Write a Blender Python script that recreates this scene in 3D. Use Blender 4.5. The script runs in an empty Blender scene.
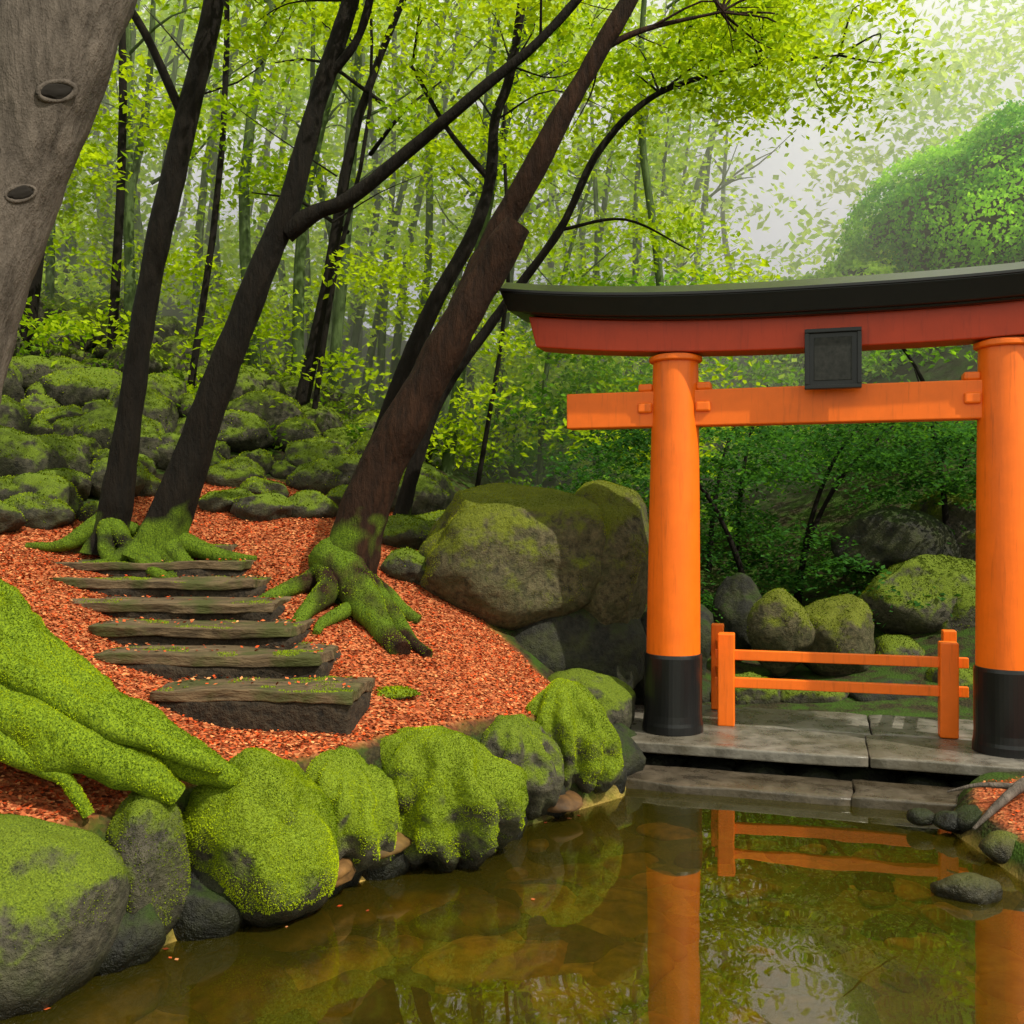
import bpy, bmesh, math
import numpy as np
from mathutils import Vector
from mathutils.bvhtree import BVHTree
rng = np.random.default_rng(7)
scene = bpy.context.scene

# ------------------------------------------------------------------ noise
def _h(i, j, k, s):
    n = (i*374761393 + j*668265263 + k*2147483647 + s*1274126177) & 0xFFFFFFFF
    n = ((n ^ (n >> 13)) * 1274126177) & 0xFFFFFFFF
    n = n ^ (n >> 16)
    return (n & 0xFFFF) / 65535.0
def vnoise(P, s=0):
    P = np.asarray(P, float); f = np.floor(P).astype(np.int64); t = P - f
    t = t*t*(3-2*t); r = 0
    for a in (0, 1):
        for b in (0, 1):
            for c in (0, 1):
                w = (t[:, 0] if a else 1-t[:, 0])*(t[:, 1] if b else 1-t[:, 1])*(t[:, 2] if c else 1-t[:, 2])
                r = r + w*_h(f[:, 0]+a, f[:, 1]+b, f[:, 2]+c, s)
    return r*2-1
def fbm(P, s=0, o=4):
    P = np.asarray(P, float); r = 0; a = 1; t = 0
    for i in range(o):
        r = r + a*vnoise(P*(2.03**i)+i*7.3, s+i); t += a; a *= .5
    return r/t
def sstep(a, b, x):
    t = np.clip((x-a)/(b-a), 0, 1); return t*t*(3-2*t)

# ------------------------------------------------------------------ mesh builder
def build(name, parts, mats, parent=None):
    V = []; idx = []; ls = []; mi = []; sm = []; C = []; off = 0; lo = 0
    for p in parts:
        v, f, m, c, s = p
        v = np.asarray(v, float); f = np.asarray(f, np.int64)
        if len(v) == 0: continue
        c = np.asarray(c, float)
        if c.ndim == 1: c = np.tile(c, (len(v), 1))
        V.append(v); C.append(c); k = f.shape[1]
        idx.append((f+off).ravel()); ls.append(lo+np.arange(len(f))*k); lo += len(f)*k
        mi.append(np.full(len(f), m)); sm.append(np.full(len(f), s)); off += len(v)
    V = np.concatenate(V); C = np.concatenate(C); idx = np.concatenate(idx); ls = np.concatenate(ls)
    mi = np.concatenate(mi); sm = np.concatenate(sm)
    me = bpy.data.meshes.new(name)
    me.vertices.add(len(V)); me.vertices.foreach_set("co", V.ravel().astype(np.float32))
    me.loops.add(len(idx)); me.loops.foreach_set("vertex_index", idx.astype(np.int32))
    me.polygons.add(len(ls)); me.polygons.foreach_set("loop_start", ls.astype(np.int32))
    me.polygons.foreach_set("material_index", mi.astype(np.int32))
    me.polygons.foreach_set("use_smooth", sm.astype(bool))
    me.update(calc_edges=True); me.validate()
    a = me.attributes.new("Col", 'FLOAT_COLOR', 'POINT')
    a.data.foreach_set("color", np.concatenate([C, np.ones((len(C), 1))], 1).ravel().astype(np.float32))
    for m in mats: me.materials.append(m)
    ob = bpy.data.objects.new(name, me); scene.collection.objects.link(ob)
    if parent: ob.parent = parent
    return ob

# ------------------------------------------------------------------ materials
class NT:
    def __init__(s, name):
        s.m = bpy.data.materials.new(name); s.m.use_nodes = True; s.t = s.m.node_tree
        s.t.nodes.clear(); s.out = s.t.nodes.new("ShaderNodeOutputMaterial")
    def n(s, typ, **kw):
        x = s.t.nodes.new(typ)
        for k, v in kw.items(): setattr(x, k, v)
        return x
    def l(s, a, b): s.t.links.new(a, b)
    def noise(s, scale, detail=3, rough=.6, vec=None):
        x = s.n("ShaderNodeTexNoise"); x.inputs["Scale"].default_value = scale
        x.inputs["Detail"].default_value = detail; x.inputs["Roughness"].default_value = rough
        s.l(vec if vec else s.pos(), x.inputs["Vector"]); return x.outputs["Fac"]
    def pos(s):
        if not hasattr(s, "_p"): s._p = s.n("ShaderNodeNewGeometry")
        return s._p.outputs["Position"]
    def ramp(s, fac, stops):
        x = s.n("ShaderNodeValToRGB"); e = x.color_ramp.elements
        while len(e) < len(stops): e.new(.5)
        for q, (p, c) in zip(e, stops): q.position = p; q.color = (*c, 1) if len(c) == 3 else c
        s.l(fac, x.inputs["Fac"]); return x.outputs["Color"]
    def mix(s, fac, a, b, mode='MIX'):
        x = s.n("ShaderNodeMix", data_type='RGBA', blend_type=mode)
        for k, v in ((0, fac), (6, a), (7, b)):
            if hasattr(v, "links"): s.l(v, x.inputs[k])
            else: x.inputs[k].default_value = v if k == 0 else (*v, 1)
        return x.outputs[2]
    def math(s, op, a, b=0., clamp=False):
        x = s.n("ShaderNodeMath", operation=op, use_clamp=clamp)
        for k, v in ((0, a), (1, b)):
            if hasattr(v, "links"): s.l(v, x.inputs[k])
            else: x.inputs[k].default_value = v
        return x.outputs[0]
    def bump(s, h, strength, dist=.02, prev=None):
        x = s.n("ShaderNodeBump"); x.inputs["Strength"].default_value = strength
        x.inputs["Distance"].default_value = dist; s.l(h, x.inputs["Height"])
        if prev: s.l(prev, x.inputs["Normal"])
        return x.outputs["Normal"]
    def principled(s, col, rough=.8, normal=None, spec=.3, **kw):
        x = s.n("ShaderNodeBsdfPrincipled")
        if hasattr(col, "links"): s.l(col, x.inputs["Base Color"])
        else: x.inputs["Base Color"].default_value = (*col, 1)
        if hasattr(rough, "links"): s.l(rough, x.inputs["Roughness"])
        else: x.inputs["Roughness"].default_value = rough
        x.inputs["Specular IOR Level"].default_value = spec
        if normal: s.l(normal, x.inputs["Normal"])
        s.l(x.outputs[0], s.out.inputs[0]); return x

def mat_leaf(name, trans=.5):
    t = NT(name); a = t.n("ShaderNodeAttribute", attribute_name="Col")
    d = t.n("ShaderNodeBsdfDiffuse"); t.l(a.outputs["Color"], d.inputs["Color"])
    if trans > 0:
        r = t.n("ShaderNodeBsdfTranslucent")
        w = t.mix(1.0, a.outputs["Color"], (1.25, 1.2, .5), 'MULTIPLY'); t.l(w, r.inputs["Color"])
        m = t.n("ShaderNodeMixShader"); m.inputs[0].default_value = trans
        t.l(d.outputs[0], m.inputs[1]); t.l(r.outputs[0], m.inputs[2]); t.l(m.outputs[0], t.out.inputs[0])
    else: t.l(d.outputs[0], t.out.inputs[0])
    return t.m

def mat_rock(name, thr=.35, rock=((.012, .011, .009), (.10, .088, .06)), moss=((.022, .045, .003), (.18, .24, .009)), mn=.8):
    """stone with moss growing on faces that look up"""
    t = NT(name)
    n2 = t.noise(16, 4, .7); n3 = t.noise(120, 2, .7); n4 = t.noise(5, 3, .65)
    rc = t.ramp(n2, [(.3, rock[0]), (.72, rock[1])])
    rc = t.mix(t.ramp(n4, [(.4, (0, 0, 0)), (.65, (.6, .6, .6))]), rc, (.05, .055, .018), 'MIX')
    mc = t.ramp(n3, [(.3, moss[0]), (.7, moss[1])])
    mc = t.mix(t.ramp(n2, [(.35, (0, 0, 0)), (.7, (.7, .7, .7))]), mc, tuple(x*.5 for x in moss[1]))
    sep = t.n("ShaderNodeSeparateXYZ"); t.l(t._p.outputs["Normal"], sep.inputs[0])
    f = t.math('ADD', sep.outputs[2], t.math('MULTIPLY', t.math('SUBTRACT', n4, .5), mn*2.4))
    f = t.math('ADD', f, t.math('MULTIPLY', t.math('SUBTRACT', n2, .5), .8))
    sepp = t.n("ShaderNodeSeparateXYZ"); t.l(t.pos(), sepp.inputs[0])
    fm = t.math('MULTIPLY', t.math('SUBTRACT', f, thr), 2.5, True)
    wet = t.math('MULTIPLY', t.math('SUBTRACT', sepp.outputs[2], .03), 5., True)
    fm = t.math('MULTIPLY', fm, wet)
    col = t.mix(fm, rc, mc)
    dk = t.math('ADD', t.math('MULTIPLY', wet, .8), .2)
    cc = t.n("ShaderNodeCombineColor"); [t.l(dk, cc.inputs[i]) for i in range(3)]
    col = t.mix(1., col, cc.outputs[0], 'MULTIPLY')
    nb = t.bump(n2, .8, .05); nb = t.bump(n3, .8, .010, nb)
    rg = t.math('ADD', t.math('MULTIPLY', wet, .5), .3)
    t.principled(col, rg, nb, .25); return t.m

def mat_bark(name, a, b, sc=14, mosscol=((.015, .035, .003), (.13, .20, .009))):
    t = NT(name)
    mp = t.n("ShaderNodeMapping"); mp.inputs["Scale"].default_value = (1, 1, .22); t.l(t.pos(), mp.inputs[0])
    n = t.noise(sc, 5, .7, mp.outputs[0]); n3 = t.noise(90, 2, .7)
    big = t.noise(2.2, 2, .6)
    col = t.ramp(n, [(.3, a), (.7, b)])
    col = t.mix(t.ramp(big, [(.42, (0, 0, 0)), (.7, (.6, .6, .6))]), col, tuple(x*.4 for x in b))
    at = t.n("ShaderNodeAttribute", attribute_name="Col")
    mc = t.ramp(n3, [(.3, mosscol[0]), (.7, mosscol[1])])
    sr = t.n("ShaderNodeSeparateColor"); t.l(at.outputs["Color"], sr.inputs[0])
    f = t.math('MULTIPLY', t.math('SUBTRACT', t.math('ADD', sr.outputs[0], t.math('MULTIPLY', t.math('SUBTRACT', big, .5), 1.6)), .45), 4., True)
    col = t.mix(f, col, mc)
    nb = t.bump(n, .9, .05); nb = t.bump(n3, .5, .008, nb)
    t.principled(col, .85, nb, .15); return t.m

def mat_paint(name, c, rough=.38):
    t = NT(name); n = t.noise(5, 3, .6)
    mp = t.n("ShaderNodeMapping"); mp.inputs["Scale"].default_value = (9, 9, .7); t.l(t.pos(), mp.inputs[0])
    st = t.noise(3, 4, .65, mp.outputs[0])
    col = t.mix(t.ramp(n, [(.35, (0, 0, 0)), (.75, (.35, .35, .35))]), c, tuple(x*.6 for x in c))
    col = t.mix(t.ramp(st, [(.55, (0, 0, 0)), (.75, (.5, .5, .5))]), col, tuple(x*.45 for x in c))
    nb = t.bump(st, .2, .01)
    t.principled(col, rough, nb, .35); return t.m

M_leaf = mat_leaf("leaf_green", .55); M_litter = mat_leaf("leaf_litter", 0); M_moss = mat_leaf("moss_tuft", 0)
M_rock = mat_rock("rock_mossy", .18)
M_rock_full = mat_rock("rock_full_moss", -.35, mn=.4, moss=((.035, .07, .003), (.24, .32, .009)))
M_rock_bare = mat_rock("rock_bare", .18, rock=((.015, .013, .007), (.14, .118, .06)), moss=((.03, .045, .004), (.19, .21, .012)))
M_rock_dark = mat_rock("rock_dark", .55, rock=((.006, .006, .005), (.03, .03, .022)), moss=((.008, .02, .003), (.035, .06, .006)))
M_bark_d = mat_bark("bark_dark", (.003, .0025, .002), (.013, .009, .006))
M_bark_r = mat_bark("bark_red", (.004, .0025, .0018), (.038, .016, .008))
M_bark_g = mat_bark("bark_grey", (.035, .028, .023), (.155, .125, .105), sc=9, mosscol=((.022, .05, .003), (.20, .28, .009)))
M_bark_f = mat_bark("bark_forest_hazed", (.03, .05, .015), (.10, .15, .045))  # far trunks: distance haze put into a paler bark colour
M_or = mat_paint("vermilion", (.84, .150, .006)); M_red = mat_paint("vermilion_deep", (.46, .040, .008))
M_blk = mat_paint("black_lacquer", (.008, .008, .009), .28)

# ------------------------------------------------------------------ terrain
ctl = np.array([(-2.3,4.6,.6),(-3.2,4.2,.8),(-5,4,1.2),(-2.6,5.2,.83),(-3.3,5.5,1.1),(-1.9,5.6,.8),(-1.3,6.2,.8),(-.8,6.6,.8),
(-.3,7.1,.8),(.15,7.9,.76),(-1.0,6.6,.84),(-2.1,6.15,.88),(-3.4,6.3,1.3),(-4.5,6.5,1.7),(-1.05,7.0,.98),(-1.4,7.6,1.19),
(-1.75,8.2,1.42),(-2.1,8.8,1.62),(-2.5,9.4,1.8),(-2.5,6.6,1.03),(-2.95,7.0,1.2),(-3.35,7.6,1.38),(-3.65,8.1,1.52),(-4.1,8.6,1.68),(-4.6,9.2,1.88),(-3.6,10.2,2.05),
(-1.6,6.85,.88),(-2.4,7.8,1.14),(-2.9,8.5,1.4),(-3.4,9.2,1.66),(-.9,8.2,1.15),(-.3,8.2,.98),(-1.4,8.9,1.47),(-.5,9.0,1.2),
(.1,8.6,.85),(-.9,10,1.7),(.4,9.2,.7),(1.0,9.4,.25),(.3,10.6,1.3),(-1.2,11,2.05),(-3.4,13,2.75),(-2,12,2.3),(-.3,12,1.8),
(-5.8,14,3.7),(-6,11,2.7),(-8,9,3.0),(-8,5,2.5),(-3.5,16,3.7),(-1,16,2.7),(1.2,14,1.2),(1.5,10.6,.12),(3,10.2,.1),(5,9.6,.2),
(2.5,12,.2),(4,12,.3),(6,12,.9),(3,15,.9),(6,16,2.2),(9,14,3),(9,10,1.8),(5,7,.5),(7,7,.9),(3.5,6.5,.22),(3.4,5.6,.2),(6,4,.6),
(-15,15,6.5),(-15,5,5),(-10,20,6.5),(-4,22,5),(2,22,2.6),(8,22,5.5),(14,20,7.5),(18,10,6),(18,0,3),(-10,-5,2),(-3.6,1,.8),
(5,-2,.6),(10,-6,1),(0,36,8),(-15,36,12),(15,36,12),(7,30,7),(-3.5,-3,.8)])
def tps_fit(P, z, lam=.02):
    n = len(P); r = np.linalg.norm(P[:, None]-P[None], axis=2)
    K = np.where(r > 0, r*r*np.log(r+1e-9), 0)+lam*np.eye(n)
    A = np.zeros((n+3, n+3)); A[:n, :n] = K; A[:n, n] = 1; A[:n, n+1:] = P; A[n:, :n] = A[:n, n:].T
    return np.linalg.solve(A, np.concatenate([z, [0, 0, 0]]))
W = tps_fit(ctl[:, :2], ctl[:, 2])
pond = np.array([(-3.1,-3),(-2.9,2.5),(-2.6,4.1),(-2.2,4.8),(-1.75,5.35),(-1.03,6.05),(-.2,6.95),(.75,7.8),(.9,8.9),(1.6,9.2),(4.2,8.4),(3.4,7.5),(3.1,6.9),(3.1,6.0),(3.4,5.0),(4,3),(4.4,-3)])
def pdist(x, y, poly):
    P = np.stack([x, y], 1); d = np.full(len(P), 1e9); ins = np.zeros(len(P), bool)
    for i in range(len(poly)):
        a = poly[i]; b = poly[(i+1) % len(poly)]; ab = b-a
        t = np.clip(((P-a)@ab)/(ab@ab), 0, 1); d = np.minimum(d, np.linalg.norm(P-a-t[:, None]*ab, axis=1))
        c = ((a[1] > y) != (b[1] > y)) & (x < (b[0]-a[0])*(y-a[1])/(b[1]-a[1]+1e-12)+a[0]); ins ^= c
    return np.where(ins, -d, d)
def sdist(x, y): return pdist(x, y, pond)
def H(x, y):
    x = np.atleast_1d(np.asarray(x, float)); y = np.atleast_1d(np.asarray(y, float))
    cx = np.clip(x, -18, 18); cy = np.clip(y, -6, 36); z = W[-3]+W[-2]*cx+W[-1]*cy
    for i, p in enumerate(ctl):
        r2 = (cx-p[0])**2+(cy-p[1])**2; z = z+W[i]*.5*r2*np.log(r2+1e-12)
    z = np.maximum(z, .1)
    P = np.stack([x, y, 0*x], 1)
    z = z+fbm(P*1.1, 3, 4)*.07+fbm(P*.3, 9, 2)*.12*sstep(11, 16, np.abs(y)+np.abs(x)*.6)
    z = np.maximum(z, .06)
    s = sstep(-.28, .08, sdist(x, y)); bed = -.26+fbm(P*1.5, 5, 4)*.10
    return bed*(1-s)+z*s
def axis(lo, hi, step, far):
    c = np.arange(lo, hi, step); g = []; v = step; p = hi
    while p < far: g.append(p); v *= 1.25; p += v
    q = []; v = step; p = lo-step
    while p > -far: q.append(p); v *= 1.25; p -= v
    return np.array(q[::-1]+list(c)+g)
xs = axis(-7, 6, .06, 500); ys = axis(2.5, 15, .06, 500)
X, Y = np.meshgrid(xs, ys); Z = H(X.ravel(), Y.ravel())
V = np.stack([X.ravel(), Y.ravel(), Z], 1); nx = len(xs); ny = len(ys)
i = np.arange(ny-1)[:, None]*nx+np.arange(nx-1)[None]; i = i.ravel()
F = np.stack([i, i+1, i+nx+1, i+nx], 1)
path_poly = np.array([(-2.2,4.5),(-1.3,5.9),(-.2,6.9),(.5,7.9),(.35,8.8),(-.35,9.5),(-.6,11.2),(-1.3,12.0),(-3.0,12.6),(-4.2,11.6),(-4.6,10.0),(-5.2,9.0),(-3.8,6.6),(-3.6,4.6),(-3.3,3.0),(-2.9,3.0)])
rb_poly = np.array([(2.9,5.3),(2.9,7.2),(4,7.3),(6,6),(6,3),(4,3)])
def pathmask(x, y):
    n = fbm(np.stack([x, y, 0*x], 1)*1.6, 21, 3)*.3
    m = np.maximum(sstep(-.15, .15, -pdist(x, y, path_poly)+n), sstep(-.1, .15, -pdist(x, y, rb_poly)+n*.5))
    return m*sstep(.04, .12, sdist(x, y)+n*.1)
pm = pathmask(X.ravel(), Y.ravel()); C = np.stack([pm, (Z < .03)*1., 0*pm], 1)
t = NT("ground_soil"); a = t.n("ShaderNodeAttribute", attribute_name="Col"); sp = t.n("ShaderNodeSeparateColor"); t.l(a.outputs[0], sp.inputs[0])
vo = t.n("ShaderNodeTexVoronoi"); vo.inputs["Scale"].default_value = 45; t.l(t.pos(), vo.inputs["Vector"])
vc = t.n("ShaderNodeSeparateColor"); t.l(vo.outputs["Color"], vc.inputs[0])
g1 = t.ramp(vc.outputs[0], [(0, (.06, .014, .006)), (.35, (.33, .070, .022)), (.7, (.48, .125, .045)), (1, (.58, .23, .09))])
big = t.noise(1.6, 3, .6); g1 = t.mix(t.ramp(big, [(.35, (0, 0, 0)), (.7, (.7, .7, .7))]), g1, (.20, .048, .018))
n2 = t.noise(30, 4, .7); n3 = t.noise(4, 4, .65)
g2 = t.ramp(n2, [(.3, (.008, .008, .004)), (.7, (.045, .035, .015))]); g2 = t.mix(t.ramp(n3, [(.42, (0, 0, 0)), (.58, (1, 1, 1))]), g2, (.03, .06, .006))
vb = t.n("ShaderNodeTexVoronoi"); vb.inputs["Scale"].default_value = 3.6; t.l(t.pos(), vb.inputs["Vector"])
bc = t.n("ShaderNodeSeparateColor"); t.l(vb.outputs["Color"], bc.inputs[0])
g3 = t.ramp(bc.outputs[0], [(0, (.07, .045, .012)), (.5, (.26, .17, .04)), (1, (.45, .29, .08))]); g3 = t.mix(t.ramp(n3, [(.35, (0, 0, 0)), (.65, (.8, .8, .8))]), g3, (.16, .13, .02))
col = t.mix(sp.outputs[0], g2, g1); col = t.mix(sp.outputs[1], col, g3)
nb = t.bump(vo.outputs["Distance"], .6, .02)
t.principled(col, .85, nb, .15); M_ground = t.m
build("ground", [(V, F, 0, C, True)], [M_ground])

# ------------------------------------------------------------------ water
t = NT("pond_water"); fr = t.n("ShaderNodeFresnel"); fr.inputs["IOR"].default_value = 1.9
w1 = t.noise(1.3, 2, .5); nb = t.bump(w1, .035, .1)
tr = t.n("ShaderNodeBsdfTransparent"); tr.inputs[0].default_value = (.92, .80, .34, 1)
gl = t.n("ShaderNodeBsdfGlossy"); gl.inputs["Roughness"].default_value = .006; gl.inputs[0].default_value = (1, 1, .9, 1)
df = t.n("ShaderNodeBsdfDiffuse"); df.inputs[0].default_value = (.13, .11, .008, 1)
m0 = t.n("ShaderNodeMixShader"); m0.inputs[0].default_value = .14; t.l(tr.outputs[0], m0.inputs[1]); t.l(df.outputs[0], m0.inputs[2])
mx = t.n("ShaderNodeMixShader"); t.l(nb, fr.inputs["Normal"]); t.l(nb, gl.inputs["Normal"])
t.l(fr.outputs[0], mx.inputs[0]); t.l(m0.outputs[0], mx.inputs[1]); t.l(gl.outputs[0], mx.inputs[2]); t.l(mx.outputs[0], t.out.inputs[0])
build("pond_water", [(np.array([(-4, -3.5, 0), (5.2, -3.5, 0), (5.2, 9.3, 0), (-4, 9.3, 0)]), np.array([[0, 1, 2, 3]]), 0, (1, 1, 1), False)], [t.m])

# ------------------------------------------------------------------ boulders
_ico = {}
def ico(l):
    if l not in _ico:
        bm = bmesh.new(); bmesh.ops.create_icosphere(bm, subdivisions=l, radius=1)
        _ico[l] = (np.array([v.co[:] for v in bm.verts]), np.array([[v.index for v in f.verts] for f in bm.faces])); bm.free()
    return _ico[l]
def rock_geo(c, r, seed, lvl=4, rot=None, ang=.5, rough=.22, groove=0):
    V, F = ico(lvl); V = V.copy(); g = np.random.default_rng(seed)
    for _ in range(9):
        n = g.normal(size=3); n /= np.linalg.norm(n); h = g.uniform(.68, .92); d = V@n-h
        V = V-np.outer(np.maximum(d, 0)*ang, n)
    o = g.uniform(-50, 50, 3)
    nn = V/np.linalg.norm(V, axis=1)[:, None]
    V = V+nn*(fbm(V*1.2+o, seed, 3)*rough+fbm(V*4+o, seed+3, 4)*rough*.28)[:, None]
    if groove:
        a = np.arctan2(V[:, 1], V[:, 0])
        V = V*(1-groove*sstep(.2, .95, np.sin(a*9+fbm(V*1.5, seed, 2)*4)*.5+.5)*(1-np.clip(nn[:, 2], 0, 1)**3))[:, None]
    V = V*np.array(r); ca, sa = (1, 0) if rot is None else (math.cos(rot), math.sin(rot))
    V = np.stack([V[:, 0]*ca-V[:, 1]*sa, V[:, 0]*sa+V[:, 1]*ca, V[:, 2]], 1)+np.array(c)
    return V, F
def tufts(V, F, dens, size, c1, c2, nzmin=.05, zmin=.08, seed=1, pw=1.1):
    g = np.random.default_rng(seed)
    if F.shape[1] == 4: F = np.concatenate([F[:, [0, 1, 2]], F[:, [0, 2, 3]]])
    A, B, Cc = V[F[:, 0]], V[F[:, 1]], V[F[:, 2]]; N = np.cross(B-A, Cc-A); ar = np.linalg.norm(N, axis=1)/2+1e-12
    N = N/(2*ar)[:, None]; k = g.poisson(ar*dens); id = np.repeat(np.arange(len(F)), k); n = len(id)
    u = g.random(n); v = g.random(n); s = u+v > 1; u[s] = 1-u[s]; v[s] = 1-v[s]
    P = A[id]+(B-A)[id]*u[:, None]+(Cc-A)[id]*v[:, None]; NN = N[id]
    patch = fbm(P*5, seed+5, 3)
    ok = (NN[:, 2]+patch*pw > nzmin) & (P[:, 2] > zmin+patch*.1); P = P[ok]; NN = NN[ok]; patch = patch[ok]; n = len(P)
    D = NN+g.normal(size=(n, 3))*.35+np.array([0, 0, -.1]); D /= np.linalg.norm(D, axis=1)[:, None]
    S = np.cross(D, g.normal(size=(n, 3))); S /= np.linalg.norm(S, axis=1)[:, None]+1e-9
    h = size*g.uniform(.5, 1.4, n)[:, None]
    T = np.stack([P-S*h*.4-NN*.003, P+S*h*.4-NN*.003, P+D*h*.7], 1).reshape(-1, 3)
    m = (g.random(n)*.4+np.clip(patch*1.8+.4, 0, 1)*.7)[:, None]; m = np.clip(m, 0, 1)
    col = np.array(c1)*(1-m)+np.array(c2)*m
    return T, np.arange(3*n).reshape(-1, 3), np.repeat(col, 3, 0)
MC1 = (.035, .075, .003); MC2 = (.33, .41, .008)
def boulder(name, c, r, seed, mat, lvl=4, moss=0, nz=.1, size=.010, mc=(MC1, MC2), **kw):
    V, F = rock_geo(c, r, seed, lvl, **kw); parts = [(V, F, 0, (1, 1, 1), True)]
    if moss:
        T = tufts(V, F, moss, size, mc[0], mc[1], nz, seed=seed); parts.append((T[0], T[1], 1, T[2], False))
    return build(name, parts, [mat, M_moss])
DM = ((.02, .04, .003), (.16, .20, .008))
boulder("mossy_boulder", (-2.42, 4.7, .28), (.62, .5, .5), 11, M_rock, 5, 9000, .2, .008, rough=.12, mc=DM)
boulder("mossy_boulder", (-1.86, 5.1, .38), (.2, .25, .40), 12, M_rock, 4, 12000, .0, mc=DM)
boulder("mossy_boulder", (-1.38, 5.5, .40), (.42, .42, .48), 13, M_rock_full, 5, 26000, -.4, .010, rough=.2)
boulder("mossy_boulder", (-1.0, 6.02, .40), (.34, .36, .38), 14, M_rock_full, 5, 18000, 0, groove=.16, rough=.24)
boulder("mossy_boulder", (-.48, 6.42, .36), (.58, .48, .43), 15, M_rock_full, 5, 22000, -.3, groove=.20, rough=.26)
boulder("mossy_boulder", (.0, 7.15, .36), (.36, .38, .4), 16, M_rock, 5, 9000, .2, groove=.14)
boulder("mossy_boulder", (.40, 7.62, .42), (.46, .45, .46), 17, M_rock_full, 5, 22000, -.2, groove=.20, rough=.28)
boulder("mossy_boulder", (.7, 9.0, .45), (.46, .4, .33), 18, M_rock, 4, 2500, .5, mc=DM)
OM = ((.04, .055, .005), (.27, .29, .014))
boulder("mossy_boulder", (-.04, 9.85, 1.76), (1.10, .7, .74), 19, M_rock_bare, 5, 11000, .25, rough=.2, ang=.92, mc=OM)
boulder("mossy_boulder", (.92, 10.15, 1.6), (.56, .6, .84), 25, M_rock_bare, 5, 11000, .1, rough=.2, ang=.88, mc=OM)
boulder("dark_boulder", (.45, 9.95, .75), (.95, .6, .7), 21, M_rock_dark, 4, ang=.8)  # supporting rock, coloured dark for the shade beneath the big boulders
boulder("dark_boulder", (1.35, 10.4, .7), (.45, .5, .6), 22, M_rock_dark, 4, ang=.8)
parts = []
for k, (x, y, r) in enumerate([(-2.0, 4.95, .22), (-1.68, 5.3, .2), (-1.2, 5.85, .2), (-.85, 6.15, .18), (-.2, 6.85, .22), (.15, 7.3, .2), (.65, 7.85, .2), (.8, 8.3, .25), (.85, 8.7, .25), (-.3, 6.9, .25), (-1.6, 5.55, .28), (-1.15, 6.1, .28)]):
    V, F = rock_geo((x, y, .05+r*.2), (r*1.3, r*1.1, r*1.2), 80+k, 4, ang=.8); parts.append((V, F, 0, (1, 1, 1), True))
build("bank_stones", parts, [M_rock_dark])
# behind the gate
for k, (c, r, m) in enumerate([((3.25, 12, .75), (.42, .4, .5), M_rock_bare), ((3.95, 12, .72), (.5, .45, .48), M_rock_bare), ((2.9, 12.8, .9), (.3, .3, .55), M_rock_dark),
    ((4.7, 12.2, .35), (.4, .4, .35), M_rock), ((5.4, 13, 1.1), (1.0, .6, .6), M_rock), ((5.9, 12.6, .75), (.6, .5, .5), M_rock), ((2.6, 11, .15), (.4, .35, .28), M_rock),
    ((3.3, 11, .15), (.45, .3, .22), M_rock), ((4.1, 10.9, .12), (.5, .3, .25), M_rock_dark), ((2.1, 12.4, .5), (.5, .5, .6), M_rock_dark), ((5.0, 11.2, .2), (.4, .4, .3), M_rock),
    ((5.2, 13.6, 1.75), (.9, .6, .5), M_rock_dark), ((6.4, 14.2, 1.9), (1., .7, .7), M_rock), ((1.9, 11.3, .1), (.5, .4, .25), M_rock_dark)]):
    boulder("garden_rock", c, r, 40+k, m, 4, 2500 if m is not M_rock_dark else 0, .35, .018, mc=DM, ang=.9)
boulder("shore_stone", (2.62, 5.75, .03), (.2, .15, .1), 60, M_rock_bare, 4, rough=.15)
for k, (x, y, r) in enumerate([(3.12, 6.3, .16), (3.2, 6.8, .2), (3.35, 5.9, .18), (3.0, 6.85, .12), (3.5, 6.4, .12), (2.85, 6.95, .1), (3.15, 5.6, .1)]):
    boulder("shore_stone", (x, y, .08), (r, r*.9, r*.6), 61+k, M_rock_dark if k % 2 else M_rock_bare, 3)
parts = []
for k in range(200):
    x = rng.uniform(-2.3, 2.9); y = rng.uniform(3.7, 7.8)
    if sdist(np.array([x]), np.array([y]))[0] > -.1: continue
    r = rng.uniform(.08, .34)*(1 if x < .8 else .55); V, F = rock_geo((x, y, float(H(x, y)[0])), (r*1.4, r, min(r*.35, .09)), 100+k, 3, rot=rng.uniform(0, 3), ang=.9); c = rng.uniform(.15, 1.4); parts.append((V, F, 0, (c, c*rng.uniform(.75, 1.05), c), True))
t = NT("bed_stone"); n = t.noise(7, 3, .6); a = t.n("ShaderNodeAttribute", attribute_name="Col")
t.principled(t.mix(1., t.ramp(n, [(.3, (.16, .085, .02)), (.7, (.60, .34, .09))]), a.outputs[0], 'MULTIPLY'), .7, t.bump(n, .5, .02))
build("pond_bed_stones", parts, [t.m])
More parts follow.
